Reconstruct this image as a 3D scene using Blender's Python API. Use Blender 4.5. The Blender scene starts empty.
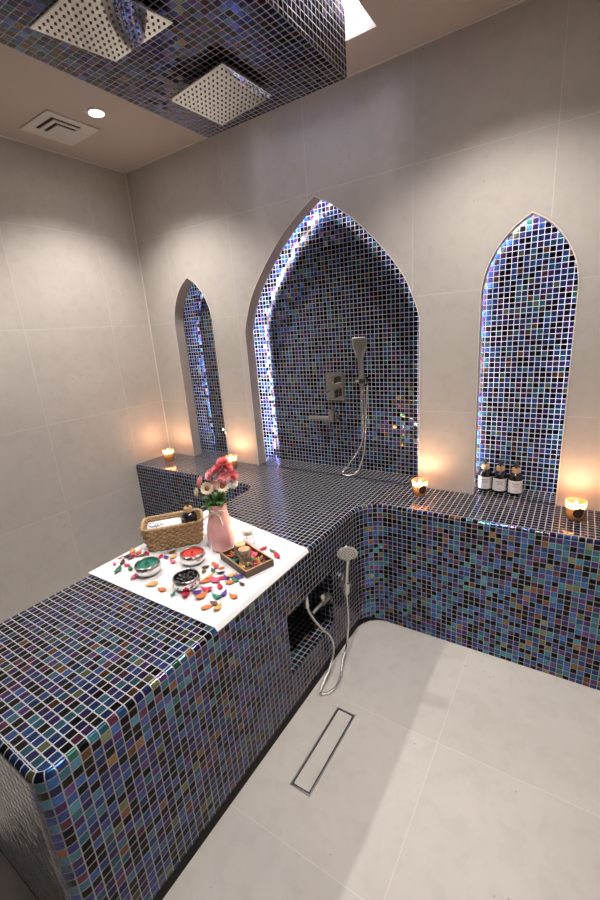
import bpy, bmesh, math, random
from mathutils import Vector, Matrix

random.seed(7)
SC = bpy.context.scene
COL = SC.collection
PI = math.pi

# ---------------------------------------------------------------- camera, world, exposure
cam_d = bpy.data.cameras.new('camera')
cam = bpy.data.objects.new('camera', cam_d)
COL.objects.link(cam)
cam_d.sensor_fit = 'VERTICAL'
cam_d.sensor_height = 36.0
cam_d.lens = 419.98 / 900.0 * 36.0
cam_d.clip_start = 0.02
Rm = Matrix(((0.8382479, -0.0891094, 0.5379591),
             (0.5405312, 0.2658323, -0.7982225),
             (-0.0718778, 0.9598920, 0.2709998)))
cam.matrix_world = Matrix.Translation((2.73174, -2.16271, 1.56476)) @ Rm.to_4x4()
SC.camera = cam

SC.view_settings.view_transform = 'Standard'
SC.view_settings.look = 'None'
SC.view_settings.gamma = 1.0
SC.view_settings.use_curve_mapping = False
SC.view_settings.exposure = 1.76

world = bpy.data.worlds.new('world')
SC.world = world
world.use_nodes = True
world.node_tree.nodes['Background'].inputs[0].default_value = (0.9, 0.86, 0.82, 1)
world.node_tree.nodes['Background'].inputs[1].default_value = 0.02

DOWNLIGHTS = [(0.578, -0.575, 33), (0.578, -1.60, 25), (2.42, -0.60, 32), (2.30, -1.60, 31)]
DL_COL = (1.0, 0.955, 0.915)
LED_STRENGTH = 24.0
COVE_STRENGTH = 5.0
CANDLE_W = 0.7

# ---------------------------------------------------------------- measures
HB = 0.69          # bench top
H = 2.70           # ceiling
XR, YF = 3.35, -3.0
TX0, TX1, TL = 1.157, 1.858, -1.949
ND = 0.165         # niche depth
P = 0.0252         # tile pitch
BR = 2 * P / PI    # nosing radius: one tile wraps the edge

# ---------------------------------------------------------------- materials
def new_mat(name):
    m = bpy.data.materials.new(name)
    m.use_nodes = True
    nt = m.node_tree
    return m, nt, nt.nodes['Principled BSDF']

def simple(name, col, rough=0.5, metal=0.0, spec=0.5, bump=0.0, bscale=200, var=0.0, vscale=40, sss=0.0, coat=0.0):
    m, nt, b = new_mat(name)
    b.inputs['Base Color'].default_value = (*col, 1)
    b.inputs['Roughness'].default_value = rough
    b.inputs['Metallic'].default_value = metal
    b.inputs['Specular IOR Level'].default_value = spec
    b.inputs['Coat Weight'].default_value = coat
    if sss:
        b.inputs['Subsurface Weight'].default_value = sss
        b.inputs['Subsurface Radius'].default_value = (0.02, 0.012, 0.006)
        b.inputs['Subsurface Scale'].default_value = 0.5
    tc = nt.nodes.new('ShaderNodeTexCoord')
    if var:
        n = nt.nodes.new('ShaderNodeTexNoise')
        n.inputs['Scale'].default_value = vscale
        n.inputs['Detail'].default_value = 4
        nt.links.new(tc.outputs['Object'], n.inputs['Vector'])
        r = nt.nodes.new('ShaderNodeValToRGB')
        r.color_ramp.elements[0].position = 0.3
        r.color_ramp.elements[1].position = 0.7
        r.color_ramp.elements[0].color = (*[c * (1 - var) for c in col], 1)
        r.color_ramp.elements[1].color = (*[min(1, c * (1 + var)) for c in col], 1)
        nt.links.new(n.outputs['Fac'], r.inputs[0])
        nt.links.new(r.outputs[0], b.inputs['Base Color'])
    if bump:
        n2 = nt.nodes.new('ShaderNodeTexNoise')
        n2.inputs['Scale'].default_value = bscale
        n2.inputs['Detail'].default_value = 3
        nt.links.new(tc.outputs['Object'], n2.inputs['Vector'])
        bp = nt.nodes.new('ShaderNodeBump')
        bp.inputs['Strength'].default_value = bump
        bp.inputs['Distance'].default_value = 0.002
        nt.links.new(n2.outputs['Fac'], bp.inputs['Height'])
        nt.links.new(bp.outputs['Normal'], b.inputs['Normal'])
    return m

def emit(name, col, strength):
    m, nt, b = new_mat(name)
    b.inputs['Base Color'].default_value = (*col, 1)
    b.inputs['Emission Color'].default_value = (*col, 1)
    b.inputs['Emission Strength'].default_value = strength
    return m

def tinted(name, col, rough=0.03, glow=None):
    """thin tinted glass: coloured transparency with a glossy skin"""
    m = bpy.data.materials.new(name)
    m.use_nodes = True
    nt = m.node_tree
    nt.nodes.remove(nt.nodes['Principled BSDF'])
    out = nt.nodes['Material Output']
    t = nt.nodes.new('ShaderNodeBsdfTransparent'); t.inputs[0].default_value = (*col, 1)
    g = nt.nodes.new('ShaderNodeBsdfGlossy'); g.inputs['Roughness'].default_value = rough
    lw = nt.nodes.new('ShaderNodeLayerWeight'); lw.inputs['Blend'].default_value = 0.5
    fr = mth(nt, 'ADD', 0.04, mth(nt, 'MULTIPLY', mth(nt, 'POWER', lw.outputs['Facing'], 4.0), 0.5))
    mx = nt.nodes.new('ShaderNodeMixShader')
    nt.links.new(fr, mx.inputs[0])
    if glow:
        tl = nt.nodes.new('ShaderNodeBsdfTranslucent'); tl.inputs[0].default_value = (*glow, 1)
        m2 = nt.nodes.new('ShaderNodeMixShader'); m2.inputs[0].default_value = 0.78
        nt.links.new(t.outputs[0], m2.inputs[1]); nt.links.new(tl.outputs[0], m2.inputs[2])
        nt.links.new(m2.outputs[0], mx.inputs[1])
    else:
        nt.links.new(t.outputs[0], mx.inputs[1])
    nt.links.new(g.outputs[0], mx.inputs[2])
    nt.links.new(mx.outputs[0], out.inputs[0])
    return m

def mth(nt, op, a, b=None, c=None):
    n = nt.nodes.new('ShaderNodeMath'); n.operation = op
    for i, v in enumerate((a, b, c)):
        if v is None: continue
        if isinstance(v, (int, float)): n.inputs[i].default_value = v
        else: nt.links.new(v, n.inputs[i])
    return n.outputs[0]

def ramp(nt, fac, stops, const=True):
    r = nt.nodes.new('ShaderNodeValToRGB')
    cr = r.color_ramp
    cr.interpolation = 'CONSTANT' if const else 'LINEAR'
    while len(cr.elements) < len(stops): cr.elements.new(0.5)
    for e, (p, c) in zip(cr.elements, stops):
        e.position = p; e.color = (*c, 1)
    nt.links.new(fac, r.inputs[0])
    return r.outputs[0]

def mosaic(name='iridescent glass mosaic'):
    m, nt, b = new_mat(name)
    L = nt.links
    uv = nt.nodes.new('ShaderNodeUVMap'); uv.uv_map = 'UVMap'
    sp = nt.nodes.new('ShaderNodeSeparateXYZ'); L.new(uv.outputs[0], sp.inputs[0])
    u = mth(nt, 'DIVIDE', sp.outputs[0], P); v = mth(nt, 'DIVIDE', sp.outputs[1], P)
    fu = mth(nt, 'FLOOR', u); fv = mth(nt, 'FLOOR', v)
    cell = nt.nodes.new('ShaderNodeCombineXYZ'); L.new(fu, cell.inputs[0]); L.new(fv, cell.inputs[1])
    wn = nt.nodes.new('ShaderNodeTexWhiteNoise'); wn.noise_dimensions = '2D'; L.new(cell.outputs[0], wn.inputs['Vector'])
    # distance from tile centre, rounded square
    du = mth(nt, 'ABSOLUTE', mth(nt, 'SUBTRACT', mth(nt, 'FRACT', u), 0.5))
    dv = mth(nt, 'ABSOLUTE', mth(nt, 'SUBTRACT', mth(nt, 'FRACT', v), 0.5))
    d = mth(nt, 'POWER', mth(nt, 'ADD', mth(nt, 'POWER', du, 12.0), mth(nt, 'POWER', dv, 12.0)), 1 / 12.0)
    mr = nt.nodes.new('ShaderNodeMapRange'); mr.interpolation_type = 'SMOOTHSTEP'
    L.new(d, mr.inputs[0])
    mr.inputs[1].default_value = 0.425; mr.inputs[2].default_value = 0.455
    grout = mr.outputs[0]
    # iridescent glaze: one colour square on, a deeper violet one at a slant
    face = ramp(nt, wn.outputs['Value'], [
        (0.00, (0.009, 0.008, 0.011)), (0.30, (0.038, 0.036, 0.140)), (0.40, (0.045, 0.120, 0.330)),
        (0.55, (0.060, 0.210, 0.290)), (0.68, (0.095, 0.050, 0.190)), (0.79, (0.042, 0.085, 0.260)),
        (0.885, (0.130, 0.045, 0.095)), (0.925, (0.210, 0.100, 0.045)), (0.955, (0.190, 0.215, 0.120)), (0.985, (0.05, 0.18, 0.14))])
    slant = ramp(nt, wn.outputs['Value'], [
        (0.00, (0.008, 0.007, 0.010)), (0.30, (0.024, 0.020, 0.075)), (0.40, (0.034, 0.026, 0.112)),
        (0.55, (0.034, 0.040, 0.085)), (0.68, (0.048, 0.022, 0.080)), (0.79, (0.036, 0.018, 0.086)),
        (0.885, (0.060, 0.024, 0.040)), (0.925, (0.100, 0.052, 0.030)), (0.955, (0.060, 0.070, 0.060)), (0.985, (0.05, 0.03, 0.07))])
    lw = nt.nodes.new('ShaderNodeLayerWeight'); lw.inputs['Blend'].default_value = 0.5
    mr2 = nt.nodes.new('ShaderNodeMapRange'); L.new(lw.outputs['Facing'], mr2.inputs[0])
    mr2.inputs[1].default_value = 0.25; mr2.inputs[2].default_value = 0.60
    mx = nt.nodes.new('ShaderNodeMix'); mx.data_type = 'RGBA'
    L.new(mr2.outputs[0], mx.inputs[0]); L.new(face, mx.inputs[6]); L.new(slant, mx.inputs[7])
    glaze = mx.outputs[2]
    # streaky variation inside each tile
    nz = nt.nodes.new('ShaderNodeTexNoise'); nz.inputs['Scale'].default_value = 90; nz.inputs['Detail'].default_value = 2
    L.new(uv.outputs[0], nz.inputs['Vector'])
    hv = nt.nodes.new('ShaderNodeHueSaturation'); L.new(glaze, hv.inputs['Color'])
    L.new(mth(nt, 'ADD', 0.44, mth(nt, 'MULTIPLY', nz.outputs['Fac'], 0.12)), hv.inputs['Hue'])
    sc2 = nt.nodes.new('ShaderNodeSeparateColor'); L.new(wn.outputs['Color'], sc2.inputs[0])
    L.new(mth(nt, 'ADD', 0.6, mth(nt, 'MULTIPLY', sc2.outputs[1], 0.9)), hv.inputs['Value'])
    gm = nt.nodes.new('ShaderNodeMix'); gm.data_type = 'RGBA'
    L.new(grout, gm.inputs[0]); L.new(hv.outputs[0], gm.inputs[6]); gm.inputs[7].default_value = (0.35, 0.345, 0.35, 1)
    L.new(gm.outputs[2], b.inputs['Base Color'])
    L.new(mth(nt, 'ADD', 0.13, mth(nt, 'MULTIPLY', grout, 0.7)), b.inputs['Roughness'])
    inv = mth(nt, 'SUBTRACT', 1.0, grout)
    L.new(mth(nt, 'ADD', 0.2, mth(nt, 'MULTIPLY', inv, 0.25)), b.inputs['Specular IOR Level'])
    L.new(mth(nt, 'MULTIPLY', inv, 0.85), b.inputs['Metallic'])
    b.inputs['Thin Film IOR'].default_value = 1.6
    L.new(mth(nt, 'MULTIPLY', inv, mth(nt, 'ADD', 260.0, mth(nt, 'MULTIPLY', sc2.outputs[2], 320.0))), b.inputs['Thin Film Thickness'])
    # relief: joints sunk, each tile a little out of true, hand-poured ripple
    h = mth(nt, 'ADD', mth(nt, 'MULTIPLY', inv, 1.0), mth(nt, 'MULTIPLY', nz.outputs['Fac'], 0.35))
    bp = nt.nodes.new('ShaderNodeBump'); bp.inputs['Strength'].default_value = 0.5; bp.inputs['Distance'].default_value = 0.0012
    L.new(h, bp.inputs['Height'])
    vs = nt.nodes.new('ShaderNodeVectorMath'); vs.operation = 'SUBTRACT'; L.new(wn.outputs['Color'], vs.inputs[0]); vs.inputs[1].default_value = (0.5, 0.5, 0.5)
    vm = nt.nodes.new('ShaderNodeVectorMath'); vm.operation = 'SCALE'; L.new(vs.outputs[0], vm.inputs[0])
    L.new(mth(nt, 'MULTIPLY', inv, 0.09), vm.inputs['Scale'])
    va = nt.nodes.new('ShaderNodeVectorMath'); va.operation = 'ADD'; L.new(bp.outputs['Normal'], va.inputs[0]); L.new(vm.outputs[0], va.inputs[1])
    vn = nt.nodes.new('ShaderNodeVectorMath'); vn.operation = 'NORMALIZE'; L.new(va.outputs[0], vn.inputs[0])
    L.new(vn.outputs[0], b.inputs['Normal'])
    return m

def stone(name, base, axes, offs, mod, joint=(0.72, 0.68, 0.62), rough=0.6, jw=0.0013, dark=0.0):
    """large porcelain slabs: mottled beige with thin pale joints along two world axes"""
    m, nt, b = new_mat(name)
    L = nt.links
    g = nt.nodes.new('ShaderNodeNewGeometry')
    sp = nt.nodes.new('ShaderNodeSeparateXYZ'); L.new(g.outputs['Position'], sp.inputs[0])
    lines = None; ids = []
    for a, o, md in zip(axes, offs, mod):
        q = mth(nt, 'DIVIDE', mth(nt, 'SUBTRACT', sp.outputs[a], o), md)
        ids.append(mth(nt, 'FLOOR', q))
        fr = mth(nt, 'FRACT', q)
        dist = mth(nt, 'MULTIPLY', mth(nt, 'MINIMUM', fr, mth(nt, 'SUBTRACT', 1.0, fr)), md)
        ln = mth(nt, 'LESS_THAN', dist, jw)
        lines = ln if lines is None else mth(nt, 'MAXIMUM', lines, ln)
    cid = nt.nodes.new('ShaderNodeCombineXYZ'); L.new(ids[0], cid.inputs[0]); L.new(ids[1], cid.inputs[1])
    wn = nt.nodes.new('ShaderNodeTexWhiteNoise'); wn.noise_dimensions = '2D'; L.new(cid.outputs[0], wn.inputs['Vector'])
    off = nt.nodes.new('ShaderNodeVectorMath'); off.operation = 'MULTIPLY_ADD'
    L.new(wn.outputs['Color'], off.inputs[0]); off.inputs[1].default_value = (7, 7, 7); L.new(g.outputs['Position'], off.inputs[2])
    n1 = nt.nodes.new('ShaderNodeTexNoise'); n1.inputs['Scale'].default_value = 3.2; n1.inputs['Detail'].default_value = 6; n1.inputs['Roughness'].default_value = 0.6
    L.new(off.outputs[0], n1.inputs['Vector'])
    n2 = nt.nodes.new('ShaderNodeTexNoise'); n2.inputs['Scale'].default_value = 17; n2.inputs['Detail'].default_value = 5
    L.new(off.outputs[0], n2.inputs['Vector'])
    c = ramp(nt, n1.outputs['Fac'], [(0.30, tuple(x * 0.94 for x in base)), (0.5, base), (0.70, tuple(min(1, x * 1.05) for x in base))], False)
    s = ramp(nt, n2.outputs['Fac'], [(0.36, (0.86, 0.85, 0.84)), (0.5, (1, 1, 1)), (0.68, (1.0, 1.0, 1.0))], False)
    mm = nt.nodes.new('ShaderNodeMix'); mm.data_type = 'RGBA'; mm.blend_type = 'MULTIPLY'; mm.inputs[0].default_value = 0.35
    L.new(c, mm.inputs[6]); L.new(s, mm.inputs[7])
    # sparse pits
    vo = nt.nodes.new('ShaderNodeTexVoronoi'); vo.inputs['Scale'].default_value = 26; L.new(off.outputs[0], vo.inputs['Vector'])
    pit = mth(nt, 'MULTIPLY', mth(nt, 'LESS_THAN', vo.outputs['Distance'], 0.10), mth(nt, 'GREATER_THAN', n1.outputs['Fac'], 0.60))
    pm = nt.nodes.new('ShaderNodeMix'); pm.data_type = 'RGBA'; L.new(mth(nt, 'MULTIPLY', pit, 0.45), pm.inputs[0]); L.new(mm.outputs[2], pm.inputs[6]); pm.inputs[7].default_value = (0.22, 0.17, 0.13, 1)
    jm = nt.nodes.new('ShaderNodeMix'); jm.data_type = 'RGBA'; L.new(mth(nt, 'MULTIPLY', lines, 0.55), jm.inputs[0]); L.new(pm.outputs[2], jm.inputs[6]); jm.inputs[7].default_value = (*joint, 1)
    L.new(jm.outputs[2], b.inputs['Base Color'])
    b.inputs['Roughness'].default_value = rough
    b.inputs['Specular IOR Level'].default_value = 0.18
    return m

M = {}
M['mosaic'] = mosaic()
WB = (0.50, 0.46, 0.42)
M['wall_back'] = stone('stone slabs back wall', WB, (0, 2), (0.298, 0.546), (0.572, 0.572))
M['wall_side'] = stone('stone slabs side wall', WB, (1, 2), (-0.318, 0.546), (0.572, 0.572))
M['floor'] = stone('stone slabs floor', (0.56, 0.52, 0.475), (0, 1), (1.261, -0.308), (1.144, 0.572), rough=0.4)
M['darkened_stone'] = stone('darkened stone slabs', (0.10, 0.092, 0.085), (0, 2), (0.298, 0.546), (0.572, 0.572))
M['reveal'] = simple('niche reveal stone', (0.46, 0.41, 0.37), 0.5, var=0.06, vscale=12)
M['ceiling'] = simple('matt ceiling paint', (0.50, 0.43, 0.385), 0.8, spec=0.2)
M['trim'] = simple('pale joint filler', (0.72, 0.66, 0.60), 0.6)
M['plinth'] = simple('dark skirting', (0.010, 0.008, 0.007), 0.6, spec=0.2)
M['chrome'] = simple('polished chrome', (0.66, 0.65, 0.64), 0.05, 1.0)
M['mirror'] = simple('mirror polished steel', (0.62, 0.60, 0.57), 0.05, 1.0)
M['brushed'] = simple('satin steel', (0.62, 0.60, 0.58), 0.28, 1.0)
M['hose'] = simple('metal hose', (0.70, 0.69, 0.68), 0.25, 1.0, bump=0.6, bscale=600)
M['nozzle'] = simple('dark rubber nozzle', (0.06, 0.055, 0.05), 0.6)
M['cloth'] = simple('white cotton cloth', (0.72, 0.72, 0.73), 0.9, spec=0.1, bump=0.12, bscale=500)
M['towel'] = simple('white terry', (0.88, 0.88, 0.87), 0.95, spec=0.1, bump=0.5, bscale=700)
M['wicker'] = simple('woven straw', (0.42, 0.27, 0.14), 0.75, var=0.35, vscale=90, bump=0.4, bscale=350)
M['black_glass'] = simple('near black glass', (0.012, 0.011, 0.011), 0.12, coat=0.5)
M['black_plastic'] = simple('black plastic', (0.012, 0.012, 0.012), 0.35)
M['bamboo'] = simple('pale bamboo', (0.60, 0.38, 0.19), 0.5, var=0.15, vscale=80)
M['label'] = simple('white paper label', (0.78, 0.77, 0.75), 0.7)
M['print'] = simple('grey print', (0.25, 0.25, 0.25), 0.7)
M['pink_glass'] = simple('pink glazed vase', (0.82, 0.44, 0.44), 0.25, var=0.06, vscale=25, coat=0.3)
M['ribbon'] = simple('cream twine', (0.80, 0.70, 0.58), 0.8)
M['silver'] = simple('hammered silver', (0.78, 0.76, 0.74), 0.16, 1.0, bump=0.7, bscale=70)
M['dark_wood'] = simple('dark brown wood', (0.10, 0.050, 0.030), 0.45, var=0.2, vscale=30)
M['lip_wood'] = simple('light wood edge', (0.40, 0.23, 0.13), 0.5, var=0.15, vscale=30)
M['bark'] = simple('birch bark', (0.34, 0.26, 0.20), 0.9, var=0.75, vscale=55, bump=1.0, bscale=120)
M['cutwood'] = simple('cut wood', (0.62, 0.42, 0.22), 0.7, var=0.15, vscale=40)
M['wax'] = simple('cream wax', (0.92, 0.80, 0.62), 0.5, sss=0.6)
M['white_wax'] = simple('white wax', (0.90, 0.88, 0.84), 0.5, sss=0.3)
M['amber'] = tinted('amber glass', (0.97, 0.72, 0.45), glow=(0.98, 0.76, 0.52))
M['clear'] = tinted('clear glass', (0.93, 0.95, 0.95))
M['dark_label'] = simple('dark plum paper seal', (0.035, 0.015, 0.018), 0.6)
M['flame'] = emit('candle flame', (1.0, 0.62, 0.25), 60)
M['led'] = emit('cool white led strip', (0.90, 0.87, 1.0), LED_STRENGTH)
M['led_soft'] = emit('soft white led strip', (0.90, 0.87, 1.0), LED_STRENGTH * 0.3)
M['led_mid'] = emit('clear white led strip', (0.90, 0.87, 1.0), LED_STRENGTH * 0.65)
M['white_paint'] = simple('white paint', (0.85, 0.85, 0.86), 0.8)
M['cove'] = emit('white luminous panel', (0.96, 0.95, 1.0), COVE_STRENGTH)
M['dl_glow'] = emit('downlight lens', (1.0, 0.93, 0.85), 30)
M['vent'] = simple('white metal vent', (0.62, 0.58, 0.54), 0.5)
M['vent_dark'] = simple('vent shadow gap', (0.01, 0.01, 0.01), 0.8)
M['stem'] = simple('green stem', (0.10, 0.22, 0.05), 0.6)
M['leaf'] = simple('green leaf', (0.09, 0.22, 0.05), 0.5, var=0.3, vscale=60)
M['coral'] = simple('coral pink flower', (0.88, 0.24, 0.26), 0.6, var=0.2, vscale=120)
M['rose'] = simple('soft pink flower', (0.90, 0.38, 0.40), 0.6, var=0.2, vscale=120)
M['ivory'] = simple('ivory flower', (0.86, 0.74, 0.55), 0.6, var=0.1, vscale=120)
M['blush'] = simple('blush beige flower', (0.80, 0.52, 0.42), 0.6, var=0.15, vscale=120)
M['white_flower'] = simple('white flower', (0.85, 0.80, 0.76), 0.6)
M['brown_eye'] = simple('brown flower heart', (0.30, 0.13, 0.06), 0.8, bump=0.8, bscale=600)
M['navy'] = simple('navy embroidery', (0.06, 0.05, 0.20), 0.7)
M['green_salt'] = simple('green bath salt', (0.00, 0.14, 0.085), 0.4, var=0.6, vscale=220, bump=1.0, bscale=260)
M['red_salt'] = simple('red bath salt', (0.52, 0.035, 0.022), 0.4, var=0.6, vscale=220, bump=1.0, bscale=260)
M['black_salt'] = simple('black stones', (0.012, 0.012, 0.013), 0.25, bump=0.3, bscale=200)
PET = {'pink': (0.70, 0.10, 0.20), 'red': (0.50, 0.015, 0.05), 'maroon': (0.10, 0.012, 0.015), 'green': (0.03, 0.14, 0.06),
       'black': (0.022, 0.016, 0.022), 'yellow': (0.62, 0.36, 0.08), 'orange': (0.62, 0.17, 0.035), 'brown': (0.16, 0.07, 0.03),
       'teal': (0.01, 0.20, 0.13), 'purple': (0.10, 0.03, 0.26)}
for k, c in PET.items():
    M['pet_' + k] = simple(k + ' dried petal', c, 0.6, var=0.25, vscale=90)

# ---------------------------------------------------------------- helpers
def link(name, bm, mat, parent=None, smooth=False, loc=None):
    me = bpy.data.meshes.new(name)
    bm.normal_update()
    bm.to_mesh(me); bm.free()
    if smooth:
        for p in me.polygons: p.use_smooth = True
    me.materials.append(mat)
    o = bpy.data.objects.new(name, me)
    COL.objects.link(o)
    if parent is not None: o.parent = parent
    if loc is not None: o.location = loc
    return o

def tag(o, label=None, cat=None, group=None, kind=None):
    if label: o['label'] = label
    if cat: o['category'] = cat
    if group: o['group'] = group
    if kind: o['kind'] = kind
    return o

def thing(name, label, cat, loc=(0, 0, 0), rz=0.0, group=None):
    o = bpy.data.objects.new(name, None)
    o.empty_display_size = 0.05
    COL.objects.link(o)
    o.location = loc; o.rotation_euler = (0, 0, rz)
    return tag(o, label, cat, group)

def copy_tree(o, parent=None):
    c = o.copy()
    COL.objects.link(c)
    if parent is not None: c.parent = parent
    for ch in list(o.children): copy_tree(ch, c)
    return c

def box(bm, lo, hi):
    x0, y0, z0 = lo; x1, y1, z1 = hi
    vs = [bm.verts.new(p) for p in ((x0, y0, z0), (x1, y0, z0), (x1, y1, z0), (x0, y1, z0), (x0, y0, z1), (x1, y0, z1), (x1, y1, z1), (x0, y1, z1))]
    for f in ((0, 3, 2, 1), (4, 5, 6, 7), (0, 1, 5, 4), (1, 2, 6, 5), (2, 3, 7, 6), (3, 0, 4, 7)):
        bm.faces.new([vs[i] for i in f])
    return vs

def rbox(bm, lo, hi, r=0.004, seg=2):
    vs = box(bm, lo, hi)
    es = list({e for v in vs for e in v.link_edges})
    bmesh.ops.bevel(bm, geom=es, offset=r, segments=seg, profile=0.5, affect='EDGES')

def xf(bm, mat, start=0):
    bm.verts.ensure_lookup_table()
    bmesh.ops.transform(bm, matrix=mat, verts=bm.verts[start:])

def lathe(bm, prof, seg=32, c=(0, 0, 0), close_top=False, close_bot=False, wob=None):
    rings = []
    for r, z in prof:
        ring = []
        for i in range(seg):
            a = 2 * PI * i / seg
            rr = r * (wob(a, z) if wob else 1)
            ring.append(bm.verts.new((c[0] + rr * math.cos(a), c[1] + rr * math.sin(a), c[2] + z)))
        rings.append(ring)
    for a, b in zip(rings, rings[1:]):
        for i in range(seg):
            j = (i + 1) % seg
            bm.faces.new((a[i], a[j], b[j], b[i]))
    if close_bot: bm.faces.new(rings[0][::-1])
    if close_top: bm.faces.new(rings[-1])

def smooth_path(pts, n=8):
    pts = [Vector(p) for p in pts]
    out = []
    for i in range(len(pts) - 1):
        p0 = pts[max(i - 1, 0)]; p1 = pts[i]; p2 = pts[i + 1]; p3 = pts[min(i + 2, len(pts) - 1)]
        for k in range(n):
            t = k / n
            out.append(0.5 * ((2 * p1) + (p2 - p0) * t + (2 * p0 - 5 * p1 + 4 * p2 - p3) * t * t + (3 * p1 - p0 - 3 * p2 + p3) * t ** 3))
    out.append(pts[-1])
    return out

def tube(bm, pts, r, seg=8, closed=False, caps=True):
    pts = [Vector(p) for p in pts]
    n = len(pts)
    rad = r if callable(r) else (lambda i: r)
    prev = None; rings = []
    for i, p in enumerate(pts):
        if closed: t = pts[(i + 1) % n] - pts[i - 1]
        else: t = pts[min(i + 1, n - 1)] - pts[max(i - 1, 0)]
        t.normalize()
        if prev is None:
            a = Vector((0, 0, 1)) if abs(t.z) < 0.9 else Vector((1, 0, 0))
            nrm = t.cross(a).normalized()
        else:
            nrm = (prev - t * prev.dot(t)).normalized()
        prev = nrm
        bn = t.cross(nrm)
        rings.append([bm.verts.new(p + (nrm * math.cos(2 * PI * k / seg) + bn * math.sin(2 * PI * k / seg)) * rad(i)) for k in range(seg)])
    m = n if closed else n - 1
    for i in range(m):
        a, b = rings[i], rings[(i + 1) % n]
        for k in range(seg):
            j = (k + 1) % seg
            bm.faces.new((a[k], a[j], b[j], b[k]))
    if caps and not closed:
        bm.faces.new(rings[0][::-1]); bm.faces.new(rings[-1])

def cyl(bm, p0, p1, r, seg=20, r2=None):
    tube(bm, [p0, p1], (lambda i: r if i == 0 or r2 is None else r2), seg)

def box_uv(bm):
    uvl = (bm.loops.layers.uv.get('UVMap') or bm.loops.layers.uv.new('UVMap'))
    bm.normal_update()
    for f in bm.faces:
        n = f.normal
        a = max(range(3), key=lambda i: abs(n[i]))
        i, j = ((1, 2), (0, 2), (0, 1))[a]
        for l in f.loops:
            co = l.vert.co
            l[uvl].uv = (co[i], co[j])

# ---------------------------------------------------------------- setting
def struct(name, bm, mat, label, cat, parent=None):
    o = link(name, bm, mat, parent)
    if parent is None: tag(o, label, cat, kind='structure')
    return o

bm = bmesh.new(); box(bm, (-0.1, YF - 0.1, -0.1), (XR + 0.1, 0.4, 0.0))
struct('floor', bm, M['floor'], 'pale beige stone floor beside the mosaic bench', 'floor')
REC = (1.106, -2.70, 1.944, -0.23, 0.26)     # light recess: x0, y0, x1, y1, depth
bm = bmesh.new()
for q in ((-0.1, REC[3], XR + 0.1, 0.4), (-0.1, YF - 0.1, XR + 0.1, REC[1]), (-0.1, REC[1], REC[0], REC[3]), (REC[2], REC[1], XR + 0.1, REC[3])):
    box(bm, (q[0], q[1], H), (q[2], q[3], H + 0.1))
struct('ceiling', bm, M['ceiling'], 'plain taupe painted ceiling above the room', 'ceiling')
bm = bmesh.new(); box(bm, (-0.1, YF - 0.1, 0), (0, 0.4, H))
struct('wall_left', bm, M['wall_side'], 'beige stone slab wall without niches', 'wall')
bm = bmesh.new(); box(bm, (XR, YF - 0.1, 0), (XR + 0.1, 0.4, H))
struct('wall_right', bm, M['wall_side'], 'beige stone slab wall outside the picture', 'wall')
bm = bmesh.new(); box(bm, (0, YF - 0.1, 0), (XR, YF, H))
struct('wall_front', bm, M['darkened_stone'], 'unseen slab wall behind the camera, darkened for reflections', 'wall')  # unseen wall, made dark so chrome and niche tiles mirror little light

# arch outlines (half width against height), measured on the photograph's own arches
BIG = [(0.563, HB), (0.563, 1.585), (0.548, 1.64), (0.525, 1.70), (0.497, 1.765), (0.443, 1.85), (0.366, 1.945), (0.283, 2.035), (0.2, 2.110), (0.1, 2.184), (0.0, 2.243)]
SIDE = [(0.182, HB), (0.185, 1.66), (0.180, 1.705), (0.167, 1.765), (0.138, 1.83), (0.100, 1.886), (0.056, 1.93), (0.0, 1.966)]
NICHES = [(0.461, SIDE, 'narrow pointed arch niche nearest the room corner'),
          (1.484, BIG, 'wide pointed arch niche holding the shower mixer'),
          (2.516, SIDE, 'narrow pointed arch niche holding three dark bottles')]

def arch(cx, prof, off=0.0):
    """closed-bottom outline from lower left over the apex to lower right, as (x, z), moved outward by off"""
    pts3 = smooth_path([(w, 0, z) for w, z in prof[1:]], 5)
    half = [(prof[0][0], prof[0][1])] + [(p.x, p.z) for p in pts3]
    res = []
    for i, (w, z) in enumerate(half):
        a = half[max(i - 1, 0)]; b = half[min(i + 1, len(half) - 1)]
        dx, dz = b[0] - a[0], b[1] - a[1]
        l = math.hypot(dx, dz); nx, nz = dz / l, -dx / l
        if i == len(half) - 1:
            # apex: keep on the axis
            res.append((0.0, z + off / max(nz, 0.3)))
        else:
            if i == 0: nx, nz = 1, 0
            res.append((max(w + nx * off, 0.0), z + nz * off))
    left = [(cx - w, z) for w, z in res]
    right = [(cx + w, z) for w, z in res[:-1]][::-1]
    return left + right

WT = 0.012
bm = bmesh.new()
loops = [[(0, 0), (0, H), (XR, H), (XR, 0)]] + [arch(cx, pr, 0.005) for cx, pr, _ in NICHES]
edges = []
for lp in loops:
    vs = [bm.verts.new((x, 0, z)) for x, z in lp]
    for a, b in zip(vs, vs[1:] + vs[:1]): edges.append(bm.edges.new((a, b)))
bmesh.ops.triangle_fill(bm, use_beauty=True, use_dissolve=False, edges=edges)
geo = bm.faces[:]
ret = bmesh.ops.extrude_face_region(bm, geom=geo)
bmesh.ops.translate(bm, vec=(0, WT, 0), verts=[v for v in ret['geom'] if isinstance(v, bmesh.types.BMVert)])
bmesh.ops.recalc_face_normals(bm, faces=bm.faces)
struct('wall_back', bm, M['wall_back'], 'beige stone slab wall with three pointed arch niches', 'wall')

def sweep(bm, outline, stations):
    """outline(off) -> (x,z) list; stations list of (off, y) loops joined in order"""
    rows = []
    for off, y in stations:
        rows.append([bm.verts.new((x, y, z)) for x, z in outline(off)])
    for a, b in zip(rows, rows[1:]):
        for i in range(len(a) - 1):
            bm.faces.new((a[i], a[i + 1], b[i + 1], b[i]))
    return rows

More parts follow.
